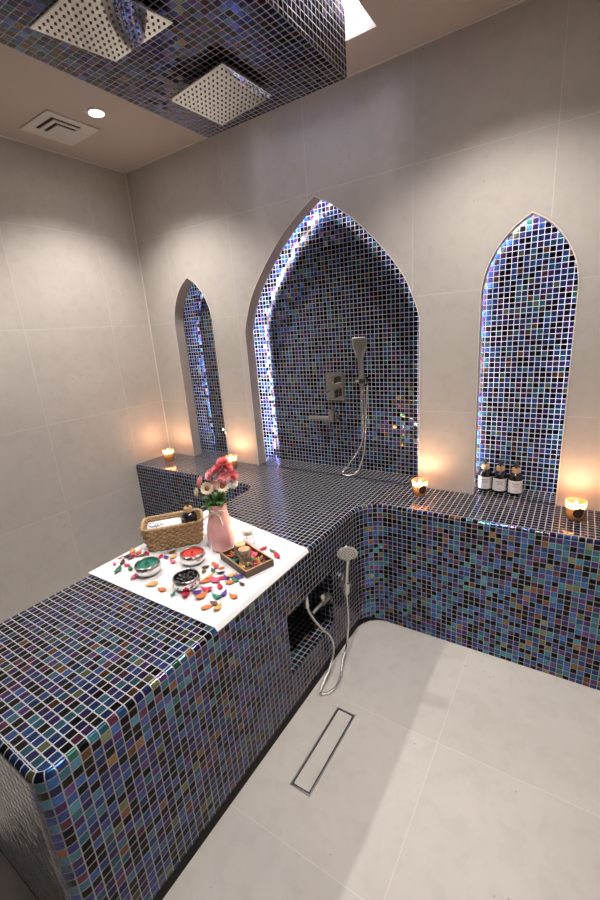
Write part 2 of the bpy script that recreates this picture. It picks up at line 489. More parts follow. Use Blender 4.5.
for k, (cx, pr, lab) in enumerate(NICHES):
    root = thing('arched_niche', lab, 'niche', (0, 0, 0))
    tag(root, kind='structure')
    ol = lambda off, cx=cx, pr=pr: arch(cx, pr, off)
    bm = bmesh.new()
    RD, LY = ((0.080, 0.035), (0.080, 0.035), (0.045, 0.025))[k]
    rows = sweep(bm, ol, [(0.012, RD), (0.0, RD), (0.0, -0.0015), (0.012, -0.0015), (0.012, RD)])
    bmesh.ops.recalc_face_normals(bm, faces=bm.faces)
    link('reveal', bm, M['reveal'], root)
    bm = bmesh.new()
    sweep(bm, ol, [(0.0, -0.0016), (0.004, -0.0016), (0.004, -0.003), (0.0, -0.003), (0.0, -0.0016)])
    bmesh.ops.recalc_face_normals(bm, faces=bm.faces)
    link('edge_trim', bm, M['trim'], root)
    # mosaic: back panel and the return behind the reveal
    bm = bmesh.new()
    uvl = (bm.loops.layers.uv.get('UVMap') or bm.loops.layers.uv.new('UVMap'))
    o2 = ol(0.085)
    vs = [bm.verts.new((x, ND, z)) for x, z in o2]
    f = bm.faces.new(vs)
    for l in f.loops: l[uvl].uv = (l.vert.co.x - cx + P / 2 * (k != 1), l.vert.co.z - HB)
    fr = [bm.verts.new((x, WT, z)) for x, z in o2]
    s = 0.0
    for i in range(len(o2) - 1):
        d = math.hypot(o2[i + 1][0] - o2[i][0], o2[i + 1][1] - o2[i][1])
        q = bm.faces.new((vs[i], fr[i], fr[i + 1], vs[i + 1]))
        for l, uvv in zip(q.loops, ((s, ND), (s, WT), (s + d, WT), (s + d, ND))): l[uvl].uv = uvv
        s += d
    bmesh.ops.triangulate(bm, faces=[f])
    link('mosaic_panel', bm, M['mosaic'], root)
    bm = bmesh.new()
    uvl = bm.loops.layers.uv.new('UVMap')
    w = pr[0][0] + 0.085
    g = bm.faces.new([bm.verts.new(c) for c in ((cx - w, 0.0004, HB), (cx + w, 0.0004, HB), (cx + w, ND, HB), (cx - w, ND, HB))])
    for l in g.loops: l[uvl].uv = (l.vert.co.x - (TX1 - BR), l.vert.co.y - TL - 0.045)
    link('niche_sill', bm, M['mosaic'], root)
    # led strip hidden behind the reveal
    bm = bmesh.new()
    pts = ol(0.055)
    tube(bm, [(x, LY, max(z, HB + 0.02)) for x, z in pts], 0.005, 6)
    link('led_strip', bm, M[('led_soft', 'led', 'led_mid')[k]], root)

# pale joint down the room corner and round the ceiling
bm = bmesh.new(); box(bm, (0.0, -0.005, HB), (0.005, 0.0, H))
struct('trim_1', bm, M['trim'], 'pale joint line down the room corner', 'trim')
bm = bmesh.new(); box(bm, (0.0, YF, H - 0.006), (0.005, -0.006, H))
struct('trim_2', bm, M['trim'], 'pale joint line between left wall and ceiling', 'trim')
bm = bmesh.new(); box(bm, (0.0, -0.005, H - 0.006), (XR, 0.0, H))
struct('trim_3', bm, M['trim'], 'pale joint line between back wall and ceiling', 'trim')

# ---------------------------------------------------------------- the tiled bench
YB0, YB1 = -0.335, -0.352
YR = -0.312
ALC = (-1.047, -0.690, 0.215, 0.487)
def bench_path():
    pts = []
    def add(x, y, zb, n=None): pts.append((x, y, zb))
    def line(a, b, za, zb, n):
        for i in range(n):
            t = i / n
            add(a[0] + (b[0] - a[0]) * t, a[1] + (b[1] - a[1]) * t, za + (zb - za) * t)
    def arc(c, r, a0, a1, za, zb, n=10):
        for i in range(n):
            t = i / n; a = a0 + (a1 - a0) * t
            add(c[0] + r * math.cos(a), c[1] + r * math.sin(a), za + (zb - za) * t)
    rl, rc, rr = 0.07, 0.045, 0.135
    K = 0.055
    line((0.0006, YB0), (TX0 - rl, YB1), 0, 0, 4)
    arc((TX0 - rl, YB1 - rl), rl, PI / 2, 0, 0, K)
    line((TX0, YB1 - rl), (TX0, TL + rc), K, K, 6)
    arc((TX0 + rc, TL + rc), rc, PI, 1.5 * PI, K, K)
    line((TX0 + rc, TL), (TX1 - rc, TL), K, K, 4)
    arc((TX1 - rc, TL + rc), rc, -PI / 2, 0, K, K)
    ys = [TL + rc, -1.4, ALC[0], ALC[1], YR - rr]
    for y in ys[:-1]: add(TX1, y, K)
    arc((TX1 + rr, YR - rr), rr, PI, PI / 2, K, 0)
    line((TX1 + rr, YR), (XR - 0.0006, YR), 0, 0, 4)
    add(XR - 0.0006, YR, 0)
    return pts
bp_ = bench_path()
nrm = []
for i, p in enumerate(bp_):
    a = bp_[max(i - 1, 0)]; b = bp_[min(i + 1, len(bp_) - 1)]
    d = Vector((b[0] - a[0], b[1] - a[1])).normalized()
    nrm.append(Vector((d.y, -d.x)))
us = [0.0]
for a, b in zip(bp_, bp_[1:]): us.append(us[-1] + math.hypot(b[0] - a[0], b[1] - a[1]))
i0 = next(i for i, p in enumerate(bp_) if abs(p[0] - TX1) < 1e-6 and abs(p[1] - (TL + 0.045)) < 1e-6)
us = [u - us[i0] for u in us]

bench = thing('tiled_bench', 'long dark iridescent mosaic bench with a bed jutting into the room', 'bench', (0, 0, 0))
bm = bmesh.new()
uvl = (bm.loops.layers.uv.get('UVMap') or bm.loops.layers.uv.new('UVMap'))
levels = [('b', 0), ('z', ALC[2]), ('z', ALC[3]), ('z', HB - BR)] + [('n', k / 5 * PI / 2) for k in range(1, 6)]
rows = []
for kind, val in levels:
    row = []
    for i, (x, y, zb) in enumerate(bp_):
        n = nrm[i]
        if kind == 'b': co = (x, y, zb); v = zb - (HB - BR)
        elif kind == 'z': co = (x, y, val); v = val - (HB - BR)
        else:
            ins = BR - BR * math.cos(val)
            co = (x - n.x * ins, y - n.y * ins, HB - BR + BR * math.sin(val)); v = val * BR
        row.append((bm.verts.new(co), us[i], v))
    rows.append(row)
for r, (a, b) in enumerate(zip(rows, rows[1:])):
    for i in range(len(bp_) - 1):
        if r == 1 and abs(bp_[i][0] - TX1) < 1e-6 and abs(bp_[i + 1][0] - TX1) < 1e-6 and abs(bp_[i][1] - ALC[0]) < 1e-6: continue
        q = (a[i], a[i + 1], b[i + 1], b[i])
        f = bm.faces.new([t[0] for t in q])
        f.smooth = r >= 3
        for l, t in zip(f.loops, q): l[uvl].uv = (t[1], t[2])
top = [t[0] for t in rows[-1]]
tv = top + [bm.verts.new((XR - 0.0006, -0.0004, HB)), bm.verts.new((0.0006, -0.0004, HB))]
OX, OY = TX1 - BR, TL + 0.045
from mathutils.geometry import tessellate_polygon
for ia, ib, ic in tessellate_polygon([[v.co.copy() for v in tv]]):
    pa, pb, pc = tv[ia], tv[ib], tv[ic]
    if (pb.co - pa.co).cross(pc.co - pa.co).z < 0: pb, pc = pc, pb
    if (pb.co - pa.co).cross(pc.co - pa.co).length < 1e-10: continue
    f = bm.faces.new((pa, pb, pc))
    for l in f.loops: l[uvl].uv = (l.vert.co.x - OX, l.vert.co.y - OY)
link('bench_body', bm, M['mosaic'], bench)
# alcove in the side of the bed
bm = bmesh.new()
y0, y1, z0, z1 = ALC
x1, x0 = TX1, TX1 - 0.34
uvl = (bm.loops.layers.uv.get('UVMap') or bm.loops.layers.uv.new('UVMap'))
def quad(c, ax):
    f = bm.faces.new([bm.verts.new(p) for p in c])
    for l in f.loops:
        co = l.vert.co
        l[uvl].uv = (co[ax[0]] - (OX if ax[0] == 0 else OY), co[ax[1]] - (OY if ax[1] == 1 else HB - BR))
quad(((x0, y0, z0), (x1, y0, z0), (x1, y1, z0), (x0, y1, z0)), (0, 1))
quad(((x0, y0, z1), (x0, y1, z1), (x1, y1, z1), (x1, y0, z1)), (0, 1))
quad(((x0, y0, z0), (x0, y1, z0), (x0, y1, z1), (x0, y0, z1)), (1, 2))
quad(((x0, y0, z0), (x0, y0, z1), (x1, y0, z1), (x1, y0, z0)), (0, 2))
quad(((x0, y1, z0), (x1, y1, z0), (x1, y1, z1), (x0, y1, z1)), (0, 2))
link('alcove', bm, M['mosaic'], bench)
# black skirting under the bed
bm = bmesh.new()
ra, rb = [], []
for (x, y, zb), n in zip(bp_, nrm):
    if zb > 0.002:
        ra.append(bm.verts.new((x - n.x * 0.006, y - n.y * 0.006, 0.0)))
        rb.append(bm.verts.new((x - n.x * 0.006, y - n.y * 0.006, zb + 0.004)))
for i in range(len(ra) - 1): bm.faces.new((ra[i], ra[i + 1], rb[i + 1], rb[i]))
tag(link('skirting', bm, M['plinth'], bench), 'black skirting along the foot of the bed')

# ---------------------------------------------------------------- ceiling fittings
t = thing('tiled_bulkhead', 'dark mosaic clad box hanging from the ceiling over the bed', 'bulkhead', (0, 0, 0))
bm = bmesh.new(); box(bm, (1.157, -2.6, 2.48), (1.893, -0.41, H + REC[4] - 0.006)); box_uv(bm)
link('mosaic_cladding', bm, M['mosaic'], t)
t = thing('light_cove', 'glowing white light recess beside the mosaic bulkhead', 'light', (0, 0, 0))
bm = bmesh.new()
x0, y0, x1, y1, dp = REC
for q in ((x0 - 0.02, y0, x0, y1), (x1, y0, x1 + 0.02, y1), (x0 - 0.02, y0 - 0.02, x1 + 0.02, y0), (x0 - 0.02, y1, x1 + 0.02, y1 + 0.02)):
    box(bm, (q[0], q[1], H + 0.1005), (q[2], q[3], H + dp))
link('luminous_lining', bm, M['cove'], t)
bm = bmesh.new(); box(bm, (x0 - 0.02, y0 - 0.02, H + dp), (x1 + 0.02, y1 + 0.02, H + dp + 0.02))
link('recess_top', bm, M['white_paint'], t)

def rain_head(cx, cy, lab, rot):
    root = thing('rain_shower_head', lab, 'shower head', (cx, cy, 2.44), 0, 'rain shower heads under the bulkhead')
    root.rotation_euler = rot
    h = 0.139
    bm = bmesh.new(); rbox(bm, (-h, -h, 0), (h, h, 0.010), 0.002, 1); link('head_plate', bm, M['mirror'], root)
    bm = bmesh.new(); cyl(bm, (0, 0, 0.0102), (0, 0, 0.0395), 0.018, 20); link('stub_arm', bm, M['chrome'], root)
    bm = bmesh.new()
    for i in range(12):
        for j in range(12):
            x = (i - 5.5) * 0.0218; y = (j - 5.5) * 0.0218
            cyl(bm, (x, y, -0.0022), (x, y, 0.001), 0.0036, 8)
    link('nozzles', bm, M['nozzle'], root)
    return root
rain_head(1.512, -1.190, 'square polished rain shower head farther from the back wall', (math.radians(6.2), 0, 0))
rain_head(1.500, -0.688, 'square polished rain shower head closer to the back wall', (0, math.radians(-3.5), -0.03))

t = thing('ceiling_vent', 'square white air vent with dark slots in the ceiling', 'vent', (0.294, -0.605, H), 0)
def elle(bm, r, w, z0, z1, short):
    """L along the sides nearest the room's middle (+x and -y)"""
    box(bm, (-r + short, -r, z0), (r, -r + w, z1)); box(bm, (r - w, -r + w, z0), (r, r - short, z1))
bm = bmesh.new()
Q = 0.142
for a, b, c, d in ((-Q, -Q, Q, -0.098), (-Q, 0.06, Q, Q), (-Q, -0.098, -0.07, 0.06), (0.098, -0.098, Q, 0.06)): box(bm, (a, b, -0.007), (c, d, -0.0006))
box(bm, (-0.07, -0.035, -0.007), (0.035, 0.06, -0.0006))
box(bm, (-0.07, -0.077, -0.0068), (0.077, -0.055, -0.0006)); box(bm, (0.055, -0.055, -0.0068), (0.077, 0.06, -0.0006))
link('vent_plate', bm, M['vent'], t)
bm = bmesh.new(); box(bm, (-0.098, -0.099, -0.0030), (0.099, 0.07, -0.0004)); link('slot_backing', bm, M['vent_dark'], t)  # black sheet painted in for the shade inside the slots

def downlight(x, y, w, lab, base=None):
    root = thing('downlight', lab, 'light', (x, y, H), 0, 'recessed ceiling downlights')
    bm = bmesh.new(); lathe(bm, [(0.036, -0.0005), (0.036, -0.006), (0.048, -0.004), (0.048, -0.0005)], 32)
    link('trim_ring', bm, M['vent'], root)
    bm = bmesh.new(); lathe(bm, [(0.0355, -0.001), (0.0355, -0.0045), (0.02, -0.006), (0.001, -0.0065)], 32, close_top=True)
    link('lens', bm, M['dl_glow'], root)
    ld = bpy.data.lights.new('downlight_beam', 'SPOT')
    ld.energy = w; ld.color = DL_COL; ld.spot_size = math.radians(122); ld.spot_blend = 0.75; ld.shadow_soft_size = 0.035
    lo = bpy.data.objects.new('downlight_beam', ld); COL.objects.link(lo); lo.parent = root; lo.location = (0, 0, -0.012)
    return root
dlabs = ['lit round downlight next to the ceiling air vent', 'lit round downlight on the left ceiling outside the picture',
         'lit round downlight in front of the bottle niche outside the picture', 'lit round downlight above the open floor outside the picture']
for (x, y, w), lab in zip(DOWNLIGHTS, dlabs): downlight(x, y, w, lab)

# ---------------------------------------------------------------- floor drain
t = thing('floor_drain', 'slim rectangular floor drain with a stone insert and dark steel edge', 'drain', (2.037, -1.111, 0.0), 0)
bm = bmesh.new()
a, b, w = 0.042, 0.184, 0.006
for q in ((-a, -b, a, -b + w), (-a, b - w, a, b), (-a, -b + w, -a + w, b - w), (a - w, -b + w, a, b - w)): box(bm, (q[0], q[1], 0.0002), (q[2], q[3], 0.003))
link('drain_frame', bm, M['brushed'], t)
bm = bmesh.new()
a2, b2, g = a - w, b - w, 0.0045
box(bm, (-a2, -b2, 0.0002), (a2, b2, 0.0008)); link('drain_gap', bm, M['vent_dark'], t)
bm = bmesh.new(); box(bm, (-a2 + g, -b2 + g, 0.0008), (a2 - g, b2 - g, 0.003)); link('stone_insert', bm, M['floor'], t)

# ---------------------------------------------------------------- wall shower in the big niche
YN = ND
t = thing('shower_mixer', 'chrome shower mixer plate with two square knobs in the wide niche', 'mixer', (1.468, YN, 1.225), 0)
bm = bmesh.new(); rbox(bm, (-0.062, -0.014, -0.095), (0.062, -0.0005, 0.082), 0.003); link('plate', bm, M['chrome'], t)
bm = bmesh.new(); rbox(bm, (-0.022, -0.058, 0.015), (0.024, -0.012, 0.055), 0.004); link('knob', bm, M['chrome'], t)
bm = bmesh.new(); rbox(bm, (-0.024, -0.062, -0.072), (0.026, -0.012, -0.022), 0.004)
rbox(bm, (-0.024, -0.105, -0.034), (-0.006, -0.058, -0.024), 0.003); link('lever', bm, M['chrome'], t)
t = thing('bath_spout', 'chrome swivel spout under the shower mixer plate', 'spout', (1.462, YN, 1.024), 0)
bm = bmesh.new(); cyl(bm, (0, -0.0005, 0.0), (0, -0.010, 0.0), 0.030, 24); link('wall_flange', bm, M['chrome'], t)
bm = bmesh.new(); cyl(bm, (0, -0.010, 0), (0, -0.050, 0), 0.016, 20); rbox(bm, (-0.02, -0.070, -0.022), (0.02, -0.034, 0.062), 0.004)
link('swivel_post', bm, M['chrome'], t)
bm = bmesh.new(); rbox(bm, (-0.170, -0.066, -0.010), (-0.018, -0.038, 0.012), 0.004); link('spout_arm', bm, M['brushed'], t)

t = thing('hand_shower', 'flat chrome hand shower hanging in the wide niche', 'hand shower', (1.672, YN, 1.255), 0)
bm = bmesh.new(); cyl(bm, (0, -0.0005, 0.005), (0, -0.012, 0.005), 0.024, 24); cyl(bm, (0, -0.012, 0.005), (0, -0.045, 0.005), 0.012, 16)
rbox(bm, (-0.020, -0.066, -0.012), (0.018, -0.036, 0.024), 0.005); cyl(bm, (-0.020, -0.05, 0.006), (-0.042, -0.05, 0.006), 0.010, 14)
link('holder', bm, M['chrome'], t)
bm = bmesh.new()
secs = [(-0.045, 0.011, 0.011), (0.02, 0.013, 0.012), (0.13, 0.015, 0.011), (0.155, 0.024, 0.010), (0.175, 0.032, 0.010), (0.195, 0.038, 0.010), (0.250, 0.041, 0.009), (0.255, 0.038, 0.006)]
rr = []
for z, hw, hd in secs:
    yc = -0.052 - max(0, z) * 0.09
    rr.append([bm.verts.new((hw * sx, yc + hd * sy, z)) for sx, sy in ((-1, -.7), (-.8, -1), (.8, -1), (1, -.7), (1, .7), (.8, 1), (-.8, 1), (-1, .7))])
for a, b in zip(rr, rr[1:]):
    for i in range(8): bm.faces.new((a[i], a[(i + 1) % 8], b[(i + 1) % 8], b[i]))
bm.faces.new(rr[0][::-1]); bm.faces.new(rr[-1])
link('handset', bm, M['brushed'], t)
bm = bmesh.new()
pts = smooth_path([(0.0, -0.052, -0.045), (0.0, -0.055, -0.15), (0.002, -0.058, -0.30), (-0.008, -0.072, -0.38), (-0.045, -0.095, -0.455), (-0.090, -0.118, -0.525), (-0.110, -0.134, -0.5485),
                   (-0.090, -0.154, -0.5585), (-0.050, -0.152, -0.5585), (-0.014, -0.118, -0.535), (0.004, -0.078, -0.455), (0.009, -0.052, -0.36), (0.014, -0.044, -0.22), (0.018, -0.030, -0.09), (0.018, -0.012, -0.03)], 8)
tube(bm, pts, 0.0062, 8); link('hose', bm, M['hose'], t)

# ---------------------------------------------------------------- low shower on the side of the bed
t = thing('hand_shower', 'round chrome hand shower clipped low on the side of the bed', 'hand shower', (TX1, -0.618, 0.398), 0)
bm = bmesh.new()
cyl(bm, (0.0003, 0.03, -0.004), (0.014, 0.03, -0.004), 0.038, 28); cyl(bm, (0.012, 0.03, -0.004), (0.048, -0.005, -0.002), 0.017, 18)
cyl(bm, (0.055, -0.032, -0.025), (0.055, -0.028, 0.028), 0.017, 18, 0.019); link('holder', bm, M['brushed'], t)
bm = bmesh.new()
tube(bm, smooth_path([(0.054, -0.030, -0.035), (0.057, -0.030, 0.03), (0.065, -0.03, 0.12), (0.072, -0.030, 0.16)], 6), 0.0105, 12); link('handle', bm, M['brushed'], t)
HDIR = Vector((0.46, -0.80, -0.38)).normalized()     # the way the spray face looks
mt = Matrix.Translation((0.078, -0.052, 0.200)) @ HDIR.to_track_quat('Z', 'Y').to_matrix().to_4x4()
bm = bmesh.new()
lathe(bm, [(0.014, -0.022), (0.030, -0.016), (0.046, -0.005), (0.050, 0.002), (0.049, 0.006), (0.044, 0.008)], 32, close_bot=True)
xf(bm, mt); hd = link('spray_head', bm, M['chrome'], t)
bm = bmesh.new(); lathe(bm, [(0.0439, 0.0078), (0.030, 0.0092), (0.001, 0.0095)], 32, close_top=True); xf(bm, mt); link('spray_face', bm, M['brushed'], hd)
bm = bmesh.new()
for r, n in ((0.012, 6), (0.024, 12), (0.036, 18)):
    for i in range(n):
        a = 2 * PI * i / n
        cyl(bm, (r * math.cos(a), r * math.sin(a), 0.008), (r * math.cos(a), r * math.sin(a), 0.0112), 0.0022, 6)
xf(bm, mt); link('nozzles', bm, M['nozzle'], hd)
bm = bmesh.new()
ox, oy, oz = TX1, -0.618, 0.398
W = [(1.846, -0.887, 0.430), (1.856, -0.870, 0.375), (1.868, -0.815, 0.275), (1.876, -0.765, 0.205), (1.880, -0.742, 0.125), (1.884, -0.775, 0.065), (1.886, -0.845, 0.026), (1.892, -0.898, 0.010), (1.915, -0.900, 0.008),
     (1.938, -0.855, 0.008), (1.934, -0.790, 0.010), (1.912, -0.715, 0.035), (1.905, -0.655, 0.075), (1.908, -0.650, 0.135), (1.912, -0.642, 0.22), (1.912, -0.648, 0.363)]
tube(bm, smooth_path([(x - ox, y - oy, z - oz) for x, y, z in W], 8), 0.0064, 8); link('hose', bm, M['hose'], t)
bm = bmesh.new()
cyl(bm, (1.846 - ox, -0.887 - oy, 0.425 - oz), (1.846 - ox, -0.887 - oy, 0.470 - oz), 0.011, 16); cyl(bm, (1.846 - ox, -0.887 - oy, 0.470 - oz), (1.846 - ox, -0.887 - oy, 0.4865 - oz), 0.0085, 16)
link('hose_connector', bm, M['brushed'], t)

t = thing('angle_valve', 'chrome stop valve on the wall inside the alcove', 'valve', (1.830, -0.6905, 0.345), 0)
t.scale = (1.3, 1.3, 1.3)
bm = bmesh.new(); cyl(bm, (0, 0, 0), (0, -0.008, 0), 0.024, 24); cyl(bm, (0, -0.008, 0), (0, -0.045, 0), 0.011, 16); link('valve_body', bm, M['brushed'], t)
bm = bmesh.new(); cyl(bm, (0, -0.030, 0.008), (0, -0.034, 0.030), 0.008, 14); cyl(bm, (0, -0.034, 0.028), (0, -0.036, 0.042), 0.014, 16, 0.012); link('knob', bm, M['brushed'], t)
bm = bmesh.new(); tube(bm, smooth_path([(0, -0.042, 0), (-0.004, -0.065, -0.004), (-0.008, -0.090, -0.010)], 5), 0.007, 10); link('outlet', bm, M['brushed'], t)

# ---------------------------------------------------------------- cloth on the bed
o = None
bm = bmesh.new()
NX, NY = 40, 36
TH = 0.0022
def cloth_pt(s, q):
    """s across the bed 0..1, q from foot to head 0..1"""
    yf = -1.405
    yb = -0.715 - 0.145 * s
    y = yf + (yb - yf) * q
    x = TX0 - 0.006 + (TX1 + 0.008 - TX0 + 0.006) * s
    z = HB + 0.0012
    e = x - (TX1 - BR)
    if e > 0:
        a = min(e / (BR + 0.0022), PI / 2 * 0.8)
        x = TX1 - BR + (BR + 0.003) * math.sin(a); z = HB - BR + (BR + 0.003) * math.cos(a)
    return Vector((x, y, z))
lo_, hi_ = [], []
for i in range(NX + 1):
    ra, rb = [], []
    s = i / NX
    for j in range(NY + 1):
        p = cloth_pt(s, j / NY)
        ra.append(bm.verts.new(p)); rb.append(bm.verts.new(p + Vector((0, 0, TH))))
    lo_.append(ra); hi_.append(rb)
for i in range(NX):
    for j in range(NY):
        bm.faces.new((hi_[i][j], hi_[i + 1][j], hi_[i + 1][j + 1], hi_[i][j + 1]))
        bm.faces.new((lo_[i][j], lo_[i][j + 1], lo_[i + 1][j + 1], lo_[i + 1][j]))
for j in range(NY):
    bm.faces.new((lo_[0][j], hi_[0][j], hi_[0][j + 1], lo_[0][j + 1])); bm.faces.new((lo_[NX][j], lo_[NX][j + 1], hi_[NX][j + 1], hi_[NX][j]))
for i in range(NX):
    bm.faces.new((lo_[i][0], lo_[i + 1][0], hi_[i + 1][0], hi_[i][0])); bm.faces.new((lo_[i][NY], hi_[i][NY], hi_[i + 1][NY], lo_[i + 1][NY]))
o = link('towel_sheet', bm, M['cloth'], smooth=False); tag(o, 'white cloth spread flat across the mosaic bed', 'cloth')
CZ = HB + 0.0012 + TH + 0.0003    # top of the cloth

# ---------------------------------------------------------------- candles
def candle(x, y, rz, lab):
    root = thing('candle', lab, 'candle', (x, y, HB + 0.0006), rz, 'glass candles along the bench')
    bm = bmesh.new()
    lathe(bm, [(0.001, 0.0), (0.029, 0.0), (0.031, 0.003), (0.040, 0.083), (0.0382, 0.083), (0.0295, 0.006), (0.001, 0.006)], 32)
    link('glass', bm, M['amber'], root, True)
    bm = bmesh.new(); lathe(bm, [(0.001, 0.0065), (0.0288, 0.0065), (0.0352, 0.056), (0.030, 0.055), (0.001, 0.0545)], 32)
    link('wax', bm, M['wax'], root, True)
    bm = bmesh.new(); cyl(bm, (0, 0, 0.054), (0, 0, 0.0605), 0.001, 6); link('wick', bm, M['nozzle'], root)
    bm = bmesh.new(); lathe(bm, [(0.0008, 0.058), (0.0046, 0.063), (0.0052, 0.068), (0.003, 0.077), (0.0004, 0.086)], 12, close_top=True, close_bot=True)
    link('flame', bm, M['flame'], root, True)
    # round paper seal wrapped on the glass
    bm = bmesh.new()
    N = 20
    def onglass(ax, az):
        z = 0.040 + az
        r = 0.0316 + (0.0404 - 0.0316) * (z / 0.083) + 0.0002
        a = ax / r
        return (r * math.cos(a), r * math.sin(a), z)
    c = bm.verts.new(onglass(0, 0)); prev = None; first = None
    for i in range(N):
        a = 2 * PI * i / N
        ro = 0.023 * (1 + 0.05 * (i % 2))
        mid = bm.verts.new(onglass(ro * 0.5 * math.cos(a), ro * 0.5 * math.sin(a))); v = bm.verts.new(onglass(ro * math.cos(a), ro * math.sin(a)))
        if prev:
            bm.faces.new((c, prev[0], mid)); bm.faces.new((prev[0], prev[1], v, mid))
        else: first = (mid, v)
        prev = (mid, v)
    bm.faces.new((c, prev[0], first[0])); bm.faces.new((prev[0], prev[1], first[1], first[0]))
    link('paper_seal', bm, M['dark_label'], root)
    ld = bpy.data.lights.new('candle_glow', 'POINT'); ld.energy = CANDLE_W; ld.color = (1.0, 0.58, 0.34); ld.shadow_soft_size = 0.018
    lo = bpy.data.objects.new('candle_glow', ld); COL.objects.link(lo); lo.parent = root; lo.location = (0, 0, 0.072)
    return root
candle(0.165, -0.150, 1.7, 'lit amber glass candle in the room corner, leftmost of the four')
candle(0.772, -0.115, 2.0, 'lit amber glass candle behind the pink flower vase')
candle(2.088, -0.110, -0.70, 'lit amber glass candle right beside the wide shower niche')
candle(2.776, -0.120, -1.15, 'lit amber glass candle right of the bottle niche, biggest in view')

# ---------------------------------------------------------------- bottles
def bottle(x, y, z, rz, lab, paper=True, group='dark pump bottles in the niche'):
    root = thing('pump_bottle', lab, 'bottle', (x, y, z), rz, group)
    bm = bmesh.new()
    lathe(bm, [(0.001, 0), (0.025, 0), (0.028, 0.003), (0.028, 0.074), (0.026, 0.084), (0.019, 0.093), (0.0125, 0.097), (0.0125, 0.100)], 32, close_top=True)
    link('bottle_body', bm, M['black_glass'], root, True)
    bm = bmesh.new(); lathe(bm, [(0.0150, 0.0965), (0.0155, 0.098), (0.0155, 0.113), (0.0145, 0.115), (0.001, 0.115)], 24)
    link('collar', bm, M['bamboo'], root)
    bm = bmesh.new(); cyl(bm, (0, 0, 0.115), (0, 0, 0.128), 0.0045, 12); lathe(bm, [(0.0095, 0.127), (0.010, 0.130), (0.009, 0.139), (0.001, 0.140)], 18, close_bot=True)
    tube(bm, smooth_path([(0.005, 0, 0.134), (0.024, 0, 0.135), (0.033, 0, 0.132), (0.035, 0, 0.128)], 4), 0.0035, 8)
    link('pump', bm, M['black_plastic'], root)
    if paper:
        bm = bmesh.new()
        N = 16; rr = 0.0283
        prev = None
        for i in range(N + 1):
            a = -1.25 + 2.5 * i / N
            v = (bm.verts.new((rr * math.cos(a), rr * math.sin(a), 0.012)), bm.verts.new((rr * math.cos(a), rr * math.sin(a), 0.066)))
            if prev: bm.faces.new((prev[0], v[0], v[1], prev[1]))
            prev = v
        lb = link('paper_label', bm, M['label'], root, True)
        rr = 0.0285
        for zz, hw, hh in ((0.054, 0.55, 0.0016), (0.046, 0.4, 0.0009), (0.041, 0.45, 0.0009), (0.022, 0.3, 0.0008)):
            bm = bmesh.new()
            cols_ = [[bm.verts.new((rr * math.cos(-hw + hw * k / 4), rr * math.sin(-hw + hw * k / 4), zz + q * hh)) for q in (-1, 1)] for k in range(9)]
            for p, q in zip(cols_, cols_[1:]): bm.faces.new((p[0], q[0], q[1], p[1]))
            link('label_print', bm, M['print'], lb)
    return root
faceang = math.atan2(-2.16 - 0.1, 2.73 - 2.44)
bottle(2.371, 0.092, HB + 0.0006, faceang + 0.05, 'dark pump bottle with white label, leftmost of three in the niche').scale = (1.2, 1.2, 1.2)
bottle(2.443, 0.087, HB + 0.0006, faceang + 0.0, 'dark pump bottle with white label, middle of three in the niche').scale = (1.2, 1.2, 1.2)
bottle(2.515, 0.082, HB + 0.0006, faceang + 0.12, 'dark pump bottle with white label, rightmost of three in the niche').scale = (1.2, 1.2, 1.2)

# ---------------------------------------------------------------- basket with towel and bottle
ANG = math.atan2(0.185, 0.160)
BX, BY = 1.282, -1.064
t = thing('wicker_basket', 'oblong woven straw basket holding a rolled towel and black bottle', 'basket', (BX, BY, CZ), ANG)
bm = bmesh.new()
def rrect(hx, hy, r, z, n=96):
    per = []
    cs = ((hx - r, hy - r, 0), (-hx + r, hy - r, PI / 2), (-hx + r, -hy + r, PI), (hx - r, -hy + r, 1.5 * PI))
    pts = []
    for k, (cx, cy, a0) in enumerate(cs):
        for i in range(7): pts.append(Vector((cx + r * math.cos(a0 + i / 6 * PI / 2), cy + r * math.sin(a0 + i / 6 * PI / 2), z)))
    # resample evenly
    d = [0.0]
    for a, b in zip(pts, pts[1:] + pts[:1]): d.append(d[-1] + (b - a).length)
    out = []
    for i in range(n):
        s = d[-1] * i / n
        k = max(j for j in range(len(pts)) if d[j] <= s)
        a, b = pts[k], pts[(k + 1) % len(pts)]
        f = (s - d[k]) / max(d[k + 1] - d[k], 1e-9)
        out.append(a.lerp(b, f))
    return out
ROWS = 9
for k in range(ROWS):
    f = k / (ROWS - 1)
    pts = rrect(0.111 + 0.014 * f, 0.056 + 0.014 * f, 0.028, 0.0075 + 0.0112 * k, 84)
    off = k % 2
    pp = []
    for i, p in enumerate(pts):
        s = 0.0030 * math.cos(PI * (i / 2.0 + off) )
        c = Vector((p.x, p.y * 1.5, 0)).normalized()
        pp.append(p + c * s)
    tube(bm, pp, lambda i, o=off: 0.0064 + 0.0018 * math.cos(PI * (i / 2.0 + o)), 6, closed=True)
link('woven_body', bm, M['wicker'], t, True)
bm = bmesh.new()
pts = rrect(0.127, 0.072, 0.03, 0.107, 100)
for ph in (0, PI):
    tube(bm, [p + Vector((0, 0, 0.004 * math.sin(i * 2 * PI / 5 + ph))) + Vector((p.x, p.y, 0)).normalized() * 0.003 * math.cos(i * 2 * PI / 5 + ph) for i, p in enumerate(pts)], 0.0058, 6, closed=True)
link('braided_rim', bm, M['wicker'], t, True)
bm = bmesh.new(); rbox(bm, (-0.104, -0.049, 0.001), (0.104, 0.049, 0.026), 0.003); link('basket_base', bm, M['wicker'], t)

t = thing('rolled_towel', 'white folded towel with navy monogram lying in the basket', 'towel', (BX, BY, CZ + 0.0270), ANG)
bm = bmesh.new()
